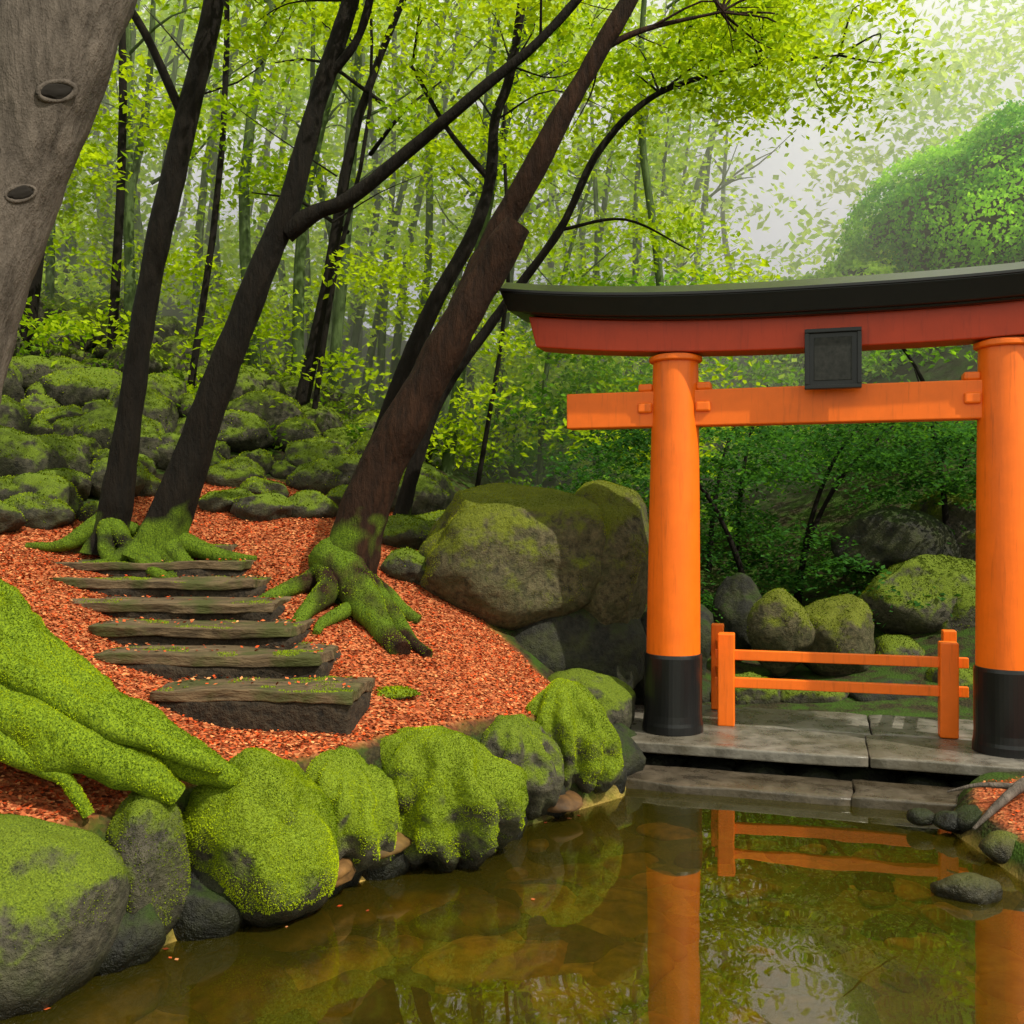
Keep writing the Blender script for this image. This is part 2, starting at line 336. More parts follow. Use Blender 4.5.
# rocks on the slope
parts = []; cand = []
for k in range(2500):
    y = rng.uniform(10.0, 19); x = rng.uniform(-.56, -.10)*y
    if pathmask(np.array([x]), np.array([y]))[0] > .35: continue
    r = rng.uniform(.18, .55)*(.8+.025*y)
    if any((x-a)**2+(y-b)**2 < (.62*(r+c))**2 for a, b, c in cand): continue
    cand.append((x, y, r))
    if len(cand) >= 110: break
for k, (x, y, r) in enumerate(cand):
    V, F = rock_geo((x, y, float(H(x, y)[0])+r*.25), (r*rng.uniform(.9, 1.3), r, r*rng.uniform(.6, 1.05)), 300+k, 3 if y > 14 else 4, ang=.9, rough=.28); parts.append((V, F, 0, (1, 1, 1), True))
    T = tufts(V, F, 1200, .026, (.04, .07, .005), (.26, .33, .012), .5, seed=k); parts.append((T[0], T[1], 1, T[2], False))
M_rock_h = mat_rock("rock_hillside", .3, rock=((.006, .006, .005), (.07, .062, .04)), moss=((.02, .04, .003), (.17, .24, .008)))
build("hillside_rocks", parts, [M_rock_h, M_moss])
for k, (x, y, r) in enumerate([(-3.1, 11.0, .28), (-2.65, 10.7, .3), (-2.2, 10.9, .26), (-3.4, 12.2, .34), (-2.9, 11.6, .25), (-.95, 9.7, .26), (-1.1, 10.4, .32), (-.8, 10.9, .3), (-4.9, 10.6, .35), (-5.3, 11.3, .45), (-4.3, 11.2, .3), (-1.9, 11.6, .3), (-2.4, 12.6, .4), (-4.7, 9.9, .28), (-5.1, 10.2, .3), (-5.0, 9.5, .3), (-4.2, 10.2, .2)]):
    boulder("mossy_boulder", (x, y, float(H(x, y)[0])+r*.2), (r*1.2, r, r*.75), 200+k, M_rock_h, 4, 3000, .4, .02, ang=.9, mc=((.04, .07, .005), (.26, .33, .012)))

# ------------------------------------------------------------------ trees
def crom(P, n=6):
    P = np.asarray(P, float); Q = np.concatenate([[2*P[0]-P[1]], P, [2*P[-1]-P[-2]]]); o = []
    for i in range(1, len(Q)-2):
        for t in np.arange(n)/n:
            a, b, c, d = Q[i-1:i+3]; o.append(.5*((2*b)+(-a+c)*t+(2*a-5*b+4*c-d)*t*t+(-a+3*b-3*c+d)*t**3))
    o.append(P[-1]); return np.array(o)
def tube(pts, seg=14, n=6, seed=0, lump=.08, flare=0, moss=None):
    Q = crom(pts, n); m = len(Q); P = Q[:, :3]; R = np.maximum(Q[:, 3], .003)
    T = np.gradient(P, axis=0); T /= np.linalg.norm(T, axis=1)[:, None]
    ref = np.array([0, 1., 0])
    if abs((T@ref)).mean() > .8: ref = np.array([1., 0, 0])
    A = np.cross(T, ref); A /= np.linalg.norm(A, axis=1)[:, None]; B = np.cross(T, A)
    th = np.arange(seg)/seg*2*np.pi
    D = A[:, None]*np.cos(th)[None, :, None]+B[:, None]*np.sin(th)[None, :, None]
    rr = np.repeat(R[:, None], seg, 1)
    if flare:
        f = np.exp(-(np.arange(m)/m)*9)*flare; rr = rr*(1+f[:, None]*(.5+.5*np.sin(th*5+seed))[None])
    V = (P[:, None]+D*rr[:, :, None]).reshape(-1, 3); DD = D.reshape(-1, 3)
    V = V+DD*(fbm(V*3.5, seed, 3)*lump*3+fbm(V*12, seed, 2)*lump)[:, None]*rr.reshape(-1, 1)
    F = []
    for i in range(m-1):
        a = i*seg+np.arange(seg); b = i*seg+(np.arange(seg)+1) % seg
        F.append(np.stack([a, b, b+seg, a+seg], 1))
    F = np.concatenate(F)
    V = np.concatenate([V, P[:1], P[-1:]]); k = len(V)
    a = np.arange(seg); b = (a+1) % seg
    cap = np.stack([(m-1)*seg+a, (m-1)*seg+b, np.full(seg, k-1)], 1)
    if moss is None: mc = np.zeros(len(V))
    else: mc = np.clip(1-(V[:, 2]-moss[0])/(moss[1]-moss[0]), 0, 1)*moss[2]
    return V, F, cap, np.stack([mc]*3, 1)
def addtube(parts, pts, mat=0, **kw):
    V, F, cap, c = tube(pts, **kw); parts.append((V, F, mat, c, True)); parts.append((V, cap, mat, c, True)); return V, F
def leaves(cen, R, per, size, c1, c2, g, thick=.16, droop=.25, tilt=.75):
    cen = np.asarray(cen, float); n = len(cen); R = np.broadcast_to(R, n)
    id = np.repeat(np.arange(n), per); N = len(id); a = g.random(N)*6.283
    lob = 1+.28*np.sin(a*3+id*1.7)+.18*np.sin(a*7+id); q = g.random(N)**.6*lob
    P = cen[id]+np.stack([np.cos(a)*q*R[id], np.sin(a)*q*R[id], g.normal(size=N)*thick*R[id]-droop*q*q*R[id]], 1)
    P[:, 2] += .12*R[id]*np.sin(P[:, 0]*6/R[id]+P[:, 1]*5/R[id])
    nn = np.stack([g.normal(size=N)*tilt, g.normal(size=N)*tilt, np.ones(N)], 1); nn /= np.linalg.norm(nn, axis=1)[:, None]
    d = np.cross(nn, g.normal(size=(N, 3))); d /= np.linalg.norm(d, axis=1)[:, None]; e = np.cross(nn, d)
    s = (np.broadcast_to(size, n)[id]*g.uniform(.6, 1.3, N))[:, None]
    V = np.stack([P-d*s*.5, P+e*s*.3+nn*s*.08-d*s*.05, P+d*s*.55, P-e*s*.3+nn*s*.08-d*s*.05], 1).reshape(-1, 3)
    pb = g.uniform(.0, 1, n)[id]; m = np.clip(.55*pb+.5*g.random(N), 0, 1)[:, None]
    c1 = np.asarray(c1); c2 = np.asarray(c2)
    return V, np.arange(4*N).reshape(-1, 4), np.repeat(c1*(1-m)+c2*m, 4, 0)
YG = ((.13, .26, .008), (.50, .62, .02))
def hz(x, y): return float(H(x, y)[0])
def root(parts, x0, y0, z0, x1, y1, r0, r1, seed, mat=0, moss=1., zoff=.0, wob=.12):
    n = 7; g = np.random.default_rng(seed); out = []; wx, wy = g.normal(size=2)*wob
    for i in range(n):
        s = i/(n-1); x = x0+(x1-x0)*s+wx*math.sin(s*5)*s; y = y0+(y1-y0)*s+wy*math.sin(s*5)*s
        r = r0*(1-s)+r1*s; zg = hz(x, y)+r*.35+zoff*(1-s); z = z0*(1-s)**2.2+zg*(1-(1-s)**2.2)
        out.append((x, y, z, r))
    V, F = addtube(parts, out, mat, seg=14, n=5, seed=seed, lump=.1, moss=(-50, 50, moss*2)); return V, F

# big grey tree on the left
p = []
TV, TF = addtube(p, [(-3.52, 5.35, .8, .62), (-3.46, 5.35, 1.4, .48), (-3.36, 5.37, 2.0, .42), (-3.22, 5.4, 2.8, .385), (-2.98, 5.45, 3.6, .35), (-2.52, 5.5, 4.95, .35), (-2.10, 5.6, 6.3, .32), (-1.8, 5.7, 8, .28), (-1.6, 5.8, 10.5, .18)], seg=48, n=14, seed=3, lump=.035, flare=.35, moss=(1.3, 2.3, 1.3))
bvh = BVHTree.FromPolygons([tuple(v) for v in TV], [tuple(int(q) for q in f) for f in TF])
for k, (x, z, s) in enumerate([(-2.20, 4.42, .075), (-2.44, 3.88, .060), (-2.60, 3.28, .055)]):
    h = None
    for _ in range(14):
        h = bvh.ray_cast(Vector((x, 0, z)), Vector((0, 1, 0)))
        if h[0] is not None and abs(h[1].y) > .5: break
        x -= .025
    V, F = rock_geo((0, 0, 0), (s*1.3, .010, s*.55), 400+k, 4, rough=.4, ang=.3); n_ = np.array(h[1]); n_ = n_ if n_[1] < 0 else -n_
    ax = np.cross(n_, [0, 0, 1.]); ax /= np.linalg.norm(ax); up = np.cross(ax, n_); ax2 = ax*.9-up*.42; ax2 /= np.linalg.norm(ax2); up = np.cross(ax2, n_)
    c0 = np.array(h[0]); V1 = c0+V[:, :1]*ax2+V[:, 1:2]*n_+V[:, 2:]*up; p.append((V1, F, 2, (0, 0, 0), True))
    th = np.linspace(0, 2*np.pi, 17); ring = [(*(c0+ax2*math.cos(q)*s*1.35+up*math.sin(q)*s*.62-n_*.006), .014) for q in th]; addtube(p, ring, 0, seg=8, n=2, seed=k, lump=.2)
def mroot(pts, seed, seg=28, dens=20000):
    V, F = addtube(p, pts, 0, seg=seg, n=9, seed=seed, lump=.18, moss=(-50, 50, 2.2))
    T = tufts(V, F, dens, .010, MC1, MC2, -.25, .3, seed); p.append((T[0], T[1], 1, T[2], False))
mroot([(-3.4, 5.35, 1.95, .32), (-2.95, 5.3, 1.66, .26), (-2.55, 5.25, 1.38, .20), (-2.16, 5.22, 1.12, .17), (-1.85, 5.22, .97, .13), (-1.58, 5.28, .84, .09), (-1.4, 5.4, .7, .05)], 501)
mroot([(-3.3, 5.2, 1.6, .3), (-2.8, 5.0, 1.32, .18), (-2.4, 4.98, 1.12, .14), (-2.1, 5.0, .99, .11), (-1.85, 5.06, .87, .08), (-1.7, 5.1, .75, .05)], 502)
mroot([(-2.9, 5.1, 1.60, .11), (-2.45, 5.04, 1.36, .09), (-2.05, 5.04, 1.14, .07), (-1.75, 5.1, 1.0, .055), (-1.5, 5.2, .87, .04)], 503, 14)
mroot([(-2.9, 5.5, 1.6, .16), (-2.4, 5.5, 1.25, .13), (-2.0, 5.45, 1.02, .09), (-1.7, 5.5, .86, .05)], 504, 14)
mroot([(-2.9, 4.95, 1.3, .10), (-2.6, 4.9, 1.12, .08), (-2.38, 4.88, 1.0, .06), (-2.2, 4.92, .88, .04), (-2.1, 4.95, .7, .03)], 505, 14)
for k, (x1, y1, r0, r1, z0) in enumerate([(-2.7, 4.6, .2, .06, 1.2), (-2.7, 6.3, .2, .05, 1.3)]):
    V, F = root(p, -3.3, 5.3, z0, x1, y1, r0, r1, 500+k, 0, 1., zoff=.1)
g = np.random.default_rng(5)
L = leaves(np.stack([g.uniform(-5, .2, 20), g.uniform(5.5, 8, 20), g.uniform(8.6, 11.5, 20)], 1), g.uniform(.6, 1.1, 20), 160, .11, *YG, g); p.append((L[0], L[1], 3, L[2], False))
M_knot = NT("bark_knot"); M_knot.principled((.010, .007, .005), .9); M_knot = M_knot.m
build("old_beech_tree", p, [M_bark_g, M_moss, M_knot, M_leaf])

def tree(name, trunk, mat, branches=(), roots=(), crown=None, seed=0, moss=(1.5, 3.0, .9), flare=.5, per=170, R=(.35, .75), lsize=.085, col=YG):
    p = []; g = np.random.default_rng(seed)
    addtube(p, trunk, 0, seg=20, n=9, seed=seed, lump=.06, flare=flare, moss=moss)
    for k, b in enumerate(branches): addtube(p, b, 0, seg=10, n=6, seed=seed+k+1, lump=.08)
    for k, (x1, y1, r0, r1) in enumerate(roots):
        b = trunk[0]; V, F = root(p, b[0], b[1], hz(b[0], b[1])+.35, x1, y1, r0, r1, seed*10+k, 0, .7)
        T = tufts(V, F, 4500, .013, MC1, (.22, .29, .010), .25, .3, seed+k); p.append((T[0], T[1], 1, T[2], False))
    if crown is not None:
        cen = np.array(crown); rr = g.uniform(R[0], R[1], len(cen))
        allb = np.concatenate([np.array(b)[:, :3] for b in ([trunk[len(trunk)//2:]]+[list(b) for b in branches])])
        for c in cen:
            j = allb[np.argmin(np.linalg.norm(allb-c, axis=1)+np.maximum(0, allb[:, 2]-c[2])*2)]
            mid = (j+c)/2+g.normal(size=3)*.15+np.array([0, 0, .12]); addtube(p, [(*j, .014), (*mid, .008), (*c, .003)], 0, seg=6, n=4, lump=0)
        L = leaves(cen, rr, per, lsize, *col, g); p.append((L[0], L[1], 2, L[2], False))
    return build(name, p, [mat, M_moss, M_leaf])
def cloud(g, n, x, y, z): return np.stack([g.uniform(*x, n), g.uniform(*y, n), g.uniform(*z, n)], 1)
g = np.random.default_rng(77)
tree("maple_tree", [(-3.85, 9.5, 1.8, .20), (-3.78, 9.5, 2.2, .145), (-3.65, 9.5, 3.0, .12), (-3.44, 9.5, 4.4, .11), (-3.1, 9.5, 5.9, .105), (-2.8, 9.5, 7.2, .09), (-2.6, 9.6, 9, .07)], M_bark_d,
     [[(-3.1, 9.5, 5.9, .05), (-3.5, 9.3, 6.8, .035), (-4.1, 9.2, 7.5, .025)]],
     [(-3.1, 9.0, .11, .03), (-2.75, 8.6, .1, .03), (-3.5, 8.9, .1, .03), (-4.5, 9.2, .1, .03), (-3.3, 10, .09, .03)], cloud(g, 20, (-5.2, -1.5), (8.8, 11), (7.2, 9.3)), 21, moss=(1.8, 2.4, .7))
tree("maple_tree", [(-3.32, 9.3, 1.75, .24), (-3.2, 9.3, 2.1, .185), (-2.76, 9.3, 3.33, .14), (-2.33, 9.3, 4.45, .125), (-2.06, 9.3, 5.1, .11), (-1.83, 9.3, 5.94, .092), (-1.5, 9.3, 6.96, .08), (-1.1, 9.3, 8.4, .06)], M_bark_d,
     [[(-2.1, 9.3, 4.8, .10), (-1.8, 9.27, 4.98, .078), (-1.5, 9.25, 5.1, .068), (-.95, 9.2, 5.52, .058), (-.3, 9.1, 6.03, .052), (.26, 9.1, 6.5, .046), (.8, 9.1, 7.1, .04)],
      [(-1.75, 9.3, 6.2, .05), (-1.4, 9.2, 6.6, .04), (-1.2, 9.1, 7.3, .03)]],
     [(-2.6, 8.9, .13, .03), (-2.3, 9.3, .12, .03), (-2.9, 8.8, .11, .03), (-3.9, 9.0, .1, .03)], cloud(g, 26, (-3, 1.6), (8.6, 11), (7.1, 9.3)), 22, moss=(1.8, 2.6, .8))
tree("maple_tree", [(-1.58, 8.8, 1.2, .32), (-1.47, 8.8, 1.6, .25), (-1.2, 8.8, 2.48, .20), (-.88, 8.8, 3.1, .185), (-.52, 8.8, 3.75, .17), (-.19, 8.8, 4.35, .155), (.05, 8.76, 4.72, .12)], M_bark_r,
     [[(-.45, 8.9, 3.9, .15), (-.16, 8.9, 4.62, .125), (.1, 8.85, 5.06, .11), (.42, 8.8, 5.65, .095), (.77, 8.8, 6.27, .08), (1.13, 8.8, 6.9, .07), (1.6, 8.8, 8, .05)],
      [(.77, 8.8, 6.27, .035), (1.2, 8.9, 6.5, .022), (1.9, 9.1, 6.75, .012)]],
     [(-.85, 7.75, .20, .08), (-.7, 8.2, .15, .05), (-1.6, 7.9, .16, .04), (-2.0, 8.4, .14, .04), (-.75, 8.75, .14, .05), (-1.2, 7.9, .11, .03)],
     np.concatenate([cloud(g, 20, (.4, 3.2), (8.8, 11), (6.2, 8.2)), [(1.6, 9.2, 6.4), (2.1, 9.3, 6.3), (2.7, 9.6, 6.6)]]), 23, moss=(1.2, 2.7, 1.0), flare=.6)
tree("maple_tree", [(-1.75, 11, 1.9, .14), (-1.3, 11, 3.4, .10), (-.9, 11, 4.4, .085), (-.46, 11, 5.2, .075), (-.24, 11, 5.85, .065), (-.19, 11, 6.5, .055), (0, 11, 7.1, .05), (.2, 11, 8.5, .04)], M_bark_d,
     [[(-.24, 11, 5.85, .04), (-.7, 11, 6.4, .03), (-1.1, 11, 7.1, .02)]], [], cloud(g, 14, (-1.5, 1.5), (10.3, 12.3), (6.5, 9)), 24)
tree("maple_tree", [(-1.25, 10.5, 1.7, .09), (-1.07, 10.5, 2.5, .07), (-.75, 10.5, 3.4, .06), (-.13, 10.5, 4.3, .05), (.5, 10.5, 5.16, .044), (.92, 10.5, 6.0, .038), (1.55, 10.5, 6.6, .03), (2.6, 10.5, 6.9, .02), (3.4, 10.4, 6.95, .01)], M_bark_d,
     [[(.5, 10.5, 5.16, .024), (1.2, 10.6, 5.3, .015), (1.9, 10.7, 5.0, .008)]], [],
     np.concatenate([cloud(g, 14, (1.2, 4.0), (9.6, 11.6), (6.6, 7.8)), [(2.6, 10.4, 6.5), (3.3, 10.3, 6.4), (3.8, 10.2, 6.8)]]), 25)

# distant forest: trunks + foliage as one object
p = []; g = np.random.default_rng(99)
for k in range(80):
    y = g.uniform(14.5, 30); x = y*g.uniform(-.52, .10) if k < 72 else y*g.uniform(.1, .2)
    z = hz(x, y); lean = g.uniform(-.3, 2.2); h = g.uniform(7, 14); r = g.uniform(.03, .10)
    b = g.normal(size=2)*.35; mm = 0 if y < 17 else 1
    addtube(p, [(x, y, z-.2, r*1.3), (x+lean*.2+b[0], y, z+h*.3, r), (x+lean*.55+b[1], y, z+h*.62, r*.75), (x+lean, y, z+h, r*.35)], mm, seg=8, n=3, seed=k, lump=.05)
    for q in range(3):
        s = g.uniform(.35, .8); bx = x+lean*s; bz = z+h*s; d = g.choice([-1, 1])*g.uniform(.8, 2)
        addtube(p, [(bx, y, bz, r*.4), (bx+d*.5, y+g.normal()*.3, bz+.5, r*.25), (bx+d, y+g.normal()*.5, bz+g.uniform(.6, 1.6), r*.1)], mm, seg=5, n=3, lump=0)
for q in range(9):
    y = g.uniform(13, 17); x = y*g.uniform(.1, .5); z = hz(x, y); l = g.uniform(-1.2, 1.2)
    addtube(p, [(x, y, z-.1, .05), (x+l*.2, y, z+1, .04), (x+l*.7, y, z+2, .028), (x+l*1.5, y, z+2.8, .01)], 0, seg=6, n=4, lump=.1)
def band(n, y0, y1, a0, a1, e0, e1, gap=.05, far=False):
    """forest volume with a natural clearing (open sky, round shrubs) on the right"""
    y = g.uniform(y0, y1, n); x = y*g.uniform(a0, a1, n); z = 2.2+y*g.uniform(e0, e1, n)
    c = np.stack([x, y, z], 1); c = c[z > H(x, y)+.3]
    a = c[:, 0]/c[:, 1]; e = (c[:, 2]-2.2)/c[:, 1]
    m = ((a > .19) & (a < .35) & (e > .25) & (e < .43)) | ((a >= .30) & (e > .2) & (not far))
    return c[~(m & (g.random(len(c)) > gap))]
c = band(250, 14, 20, -.62, .3, .04, .62, 0); L = leaves(c, g.uniform(.5, 1.1, len(c)), 170, .12, *YG, g); p.append((L[0], L[1], 2, L[2], False))
c = band(400, 20, 28, -.62, .32, -.05, .62, .12); L = leaves(c, g.uniform(1.0, 2.0, len(c)), 170, .19, (.30, .50, .03), (.64, .78, .08), g); p.append((L[0], L[1], 2, L[2], False))  # leaf colours lightened to carry haze, besides the mist volume
c = band(360, 27, 37, -.62, .62, -.02, .62, .3, True); L = leaves(c, g.uniform(1.4, 2.6, len(c)), 170, .30, (.34, .56, .06), (.66, .80, .14), g); p.append((L[0], L[1], 2, L[2], False))  # farthest leaves palest, haze painted into their colour
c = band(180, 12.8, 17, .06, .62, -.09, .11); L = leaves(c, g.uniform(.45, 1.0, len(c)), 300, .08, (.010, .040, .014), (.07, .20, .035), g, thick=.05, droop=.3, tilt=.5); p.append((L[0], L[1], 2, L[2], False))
c = band(120, 17, 24, .0, .62, .0, .24); L = leaves(c, g.uniform(.8, 1.5, len(c)), 260, .14, (.05, .16, .015), (.26, .48, .04), g, thick=.07); p.append((L[0], L[1], 2, L[2], False))
n = 60; y = g.uniform(13.5, 22, n); x = y*g.uniform(-.6, .1, n); c = np.stack([x, y, H(x, y)+g.uniform(.1, .5, n)], 1); c = c[pathmask(x, y) < .3]
L = leaves(c, g.uniform(.25, .6, len(c)), 100, .09, (.04, .11, .008), (.18, .30, .02), g, thick=.3); p.append((L[0], L[1], 2, L[2], False))
build("forest_trees", p, [M_bark_d, M_bark_f, M_leaf])

# rounded shrub-covered mounds, upper right
def mound(name, c, r, seed, cols, dens=380, ls=.13, rough=.2):
    g = np.random.default_rng(seed); V, F = rock_geo(c, r, seed, 5, rough=rough, ang=.3)
    A, B, Cc = V[F[:, 0]], V[F[:, 1]], V[F[:, 2]]; N = np.cross(B-A, Cc-A); ar = np.linalg.norm(N, axis=1)/2; N /= (2*ar)[:, None]
    id = np.repeat(np.arange(len(F)), g.poisson(ar*dens)); n = len(id); w = g.dirichlet((1, 1, 1), n)
    P = A[id]*w[:, :1]+B[id]*w[:, 1:2]+Cc[id]*w[:, 2:]+N[id]*(np.abs(g.normal(size=n))*.09+fbm(A[id]*1.3, seed, 4)*.5)[:, None]
    nn = N[id]+g.normal(size=(n, 3))*.6; nn /= np.linalg.norm(nn, axis=1)[:, None]
    d = np.cross(nn, g.normal(size=(n, 3))); d /= np.linalg.norm(d, axis=1)[:, None]; e = np.cross(nn, d); s = ls*g.uniform(.6, 1.3, n)[:, None]
    VV = np.stack([P-d*s*.5, P+e*s*.3, P+d*s*.5, P-e*s*.3], 1).reshape(-1, 3)
    m = np.clip(.5+fbm(P*.9, seed+2, 3)*1.4+g.normal(size=n)*.25, 0, 1)[:, None]; col = np.array(cols[0])*(1-m)+np.array(cols[1])*m
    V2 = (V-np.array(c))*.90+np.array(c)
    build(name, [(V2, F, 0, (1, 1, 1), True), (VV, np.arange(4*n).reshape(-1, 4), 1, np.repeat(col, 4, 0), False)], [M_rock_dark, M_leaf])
mound("rounded_shrub", (11.2, 22, 7.9), (3.3, 3, 3.1), 71, ((.10, .34, .03), (.42, .76, .07)), 600, .10)
mound("rounded_shrub", (7.9, 23, 6.5), (1.7, 2, 1.6), 72, ((.20, .42, .04), (.55, .76, .10)), 500, .13, .35)
mound("rounded_shrub", (9.6, 24.5, 8.2), (1.3, 1.5, 1.3), 74, ((.20, .42, .04), (.55, .76, .10)), 500, .13, .35)

# ------------------------------------------------------------------ steps
def slab(c, hx, hy, hz_, rot, seed, amp=.02):
    bm = bmesh.new(); bmesh.ops.create_cube(bm, size=2)
    bmesh.ops.subdivide_edges(bm, edges=bm.edges[:], cuts=21, use_grid_fill=True)
    V = np.array([v.co[:] for v in bm.verts]); F = np.array([[v.index for v in f.verts] for f in bm.faces]); bm.free()
    s = np.array([hx, hy, hz_]); W_ = V*s; b = min(hz_, hy)*.35
    inn = np.clip(W_, -s+b, s-b); d = W_-inn; l = np.linalg.norm(d, axis=1); k = l > 1e-9
    W_[k] = inn[k]+d[k]/l[k, None]*np.minimum(l[k], b)[:, None]
    o = np.random.default_rng(seed).uniform(-40, 40, 3)
    Pn = W_+o; W_ = W_+np.stack([fbm(Pn*3, 1, 3), fbm(Pn*3, 2, 3), fbm(Pn*np.array([2, 5, 5]), 3, 4)], 1)*np.array([amp*2, amp*1.6, amp])
    ca, sa = math.cos(rot), math.sin(rot)
    return np.stack([W_[:, 0]*ca-W_[:, 1]*sa, W_[:, 0]*sa+W_[:, 1]*ca, W_[:, 2]], 1)+np.array(c), F
t = NT("step_stone"); mp = t.n("ShaderNodeMapping"); mp.inputs["Scale"].default_value = (.35, 1.6, 1.6); t.l(t.pos(), mp.inputs[0])
n = t.noise(12, 5, .7, mp.outputs[0]); n3 = t.noise(2.5, 3, .6)
col = t.ramp(n, [(.3, (.028, .018, .009)), (.7, (.17, .115, .062))]); col = t.mix(t.ramp(n3, [(.48, (0, 0, 0)), (.62, (.8, .8, .8))]), col, (.045, .055, .010))
t.principled(col, .8, t.bump(n, .9, .04), .25); M_step = t.m
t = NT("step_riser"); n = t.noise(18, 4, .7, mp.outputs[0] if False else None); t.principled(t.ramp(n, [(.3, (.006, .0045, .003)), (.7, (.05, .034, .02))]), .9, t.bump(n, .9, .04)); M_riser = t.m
p = []; STEPS = [(-2.30, -1.0, 6.4, 1.05), (-2.90, -1.31, 6.95, 1.2), (-3.2, -1.60, 7.45, 1.34), (-3.55, -1.87, 7.95, 1.48), (-3.95, -2.13, 8.45, 1.62), (-4.35, -2.4, 8.95, 1.75), (-4.7, -2.65, 9.4, 1.88)]
for k, (xl, xr, y, z) in enumerate(STEPS):
    cx = (xl+xr)/2; hx = (xr-xl)/2; r = math.radians(-4+[0, 1.5, -2, 1, -1, 0, 1][k])
    V, F = slab((cx, y+.34, z-.036), hx, .36, .038, r, 600+k, .036); p.append((V, F, 0, (1, 1, 1), True))
    T = tufts(V, F, 9000, .012, MC1, (.20, .27, .010), 1.35, .3, 640+k, 1.6); p.append((T[0], T[1], 2, T[2], False))
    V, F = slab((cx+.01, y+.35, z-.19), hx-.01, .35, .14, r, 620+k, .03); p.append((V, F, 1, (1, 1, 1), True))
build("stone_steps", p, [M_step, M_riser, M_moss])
V, F = rock_geo((-.85, 7.05, .92), (.2, .1, .04), 630, 3); T = tufts(V, F, 9000, .022, MC1, MC2, -.5, .1, 3)
build("grass_tuft", [(V, F, 0, (1, 1, 1), True), (T[0], T[1], 1, T[2], False)], [M_rock_full, M_moss])

# ------------------------------------------------------------------ leaf litter
g = np.random.default_rng(15); n = 150000
x = g.uniform(-5.6, .7, n); y = g.uniform(4.3, 13, n); k = (pathmask(x, y) > .5) & (g.random(n) < np.clip(9.0/y, .5, 1)); x = x[k]; y = y[k]
xr = g.uniform(2.8, 5, 5000); yr = g.uniform(4.5, 7.4, 5000); k = (sdist(xr, yr) > .12); x = np.concatenate([x, xr[k]]); y = np.concatenate([y, yr[k]])
z = H(x, y)+g.uniform(.0, .014, len(x)); sz = g.uniform(.014, .038, len(x))
for xl, xr_, yy, zz in STEPS:   # leaves blown onto the treads, mostly towards the ends
    m = 110; u = g.beta(.45, .45, m); x = np.concatenate([x, xl+.06+(xr_-xl-.12)*u]); y = np.concatenate([y, yy+.06+.5*g.beta(1.3, .7, m)]); z = np.concatenate([z, np.full(m, zz+.012)+g.uniform(0, .012, m)]); sz = np.concatenate([sz, g.uniform(.02, .04, m)])
xw = g.uniform(-2.4, .6, 1400); yw = g.uniform(3.9, 7.5, 1400); sd = sdist(xw, yw); k = (sd < -.05) & (g.random(1400) < np.exp(sd*5)*.6); xw = xw[k]; yw = yw[k]
x = np.concatenate([x, xw]); y = np.concatenate([y, yw]); z = np.concatenate([z, np.full(len(xw), .004)]); sz = np.concatenate([sz, g.uniform(.025, .045, len(xw))])
N = len(x); P = np.stack([x, y, z], 1); tl = np.where(np.arange(N) >= N-len(xw), .03, .4)
nn = np.stack([g.normal(size=N)*tl, g.normal(size=N)*tl, np.ones(N)], 1); nn /= np.linalg.norm(nn, axis=1)[:, None]
d = np.cross(nn, g.normal(size=(N, 3))); d /= np.linalg.norm(d, axis=1)[:, None]; e = np.cross(nn, d); s = sz[:, None]
V = np.stack([P-d*s*.5, P+e*s*.35, P+d*s*.5, P-e*s*.35], 1).reshape(-1, 3)
pal = np.array([(.44, .085, .026), (.52, .14, .048), (.27, .05, .018), (.62, .25, .10), (.13, .028, .010), (.52, .07, .018)])
patch = 1+.28*fbm(P*1.3, 31, 3); col = pal[g.integers(0, 6, N)]*(g.uniform(.7, 1.15, N)*patch)[:, None]
build("fallen_leaves", [(V, np.arange(4*N).reshape(-1, 4), 0, np.repeat(col, 4, 0), False)], [M_litter])

# ------------------------------------------------------------------ torii gate
def empty(name):
    e = bpy.data.objects.new(name, None); scene.collection.objects.link(e); return e
U = np.array([.956, -.295, 0]); U /= np.linalg.norm(U); Nn = np.array([-U[1], U[0], 0])
O = np.array([1.43, 8.9, 0]); SP = 2.71
def tw(V): V = np.asarray(V, float); return O+V[:, :1]*U+V[:, 1:2]*Nn+np.stack([0*V[:, 2], 0*V[:, 2], V[:, 2]], 1)
def lathe(cx, cy, prof, seg=48, dx=0):
    th = np.arange(seg)/seg*2*np.pi; V = []
    for r, z in prof:
        V.append(np.stack([cx+dx*(z-.27)+r*np.cos(th), cy+r*np.sin(th), np.full(seg, z)], 1))
    V = np.concatenate(V); F = []
    for i in range(len(prof)-1):
        a = i*seg+np.arange(seg); b = i*seg+(np.arange(seg)+1) % seg; F.append(np.stack([a, b, b+seg, a+seg], 1))
    return V, np.concatenate(F)
def sweep(us, sec, zf, taper=None):
    m = len(sec); V = []
    for u in us:
        for j, (v, z) in enumerate(sec):
            uu = u+(taper(u, z) if taper else 0); V.append((uu, v, z+zf(u)))
    F = []
    for i in range(len(us)-1):
        for j in range(m): a = i*m+j; b = i*m+(j+1) % m; F.append((a, b, b+m, a+m))
    return np.array(V), np.array(F), [list(range(m))[::-1], [(len(us)-1)*m+j for j in range(m)]]
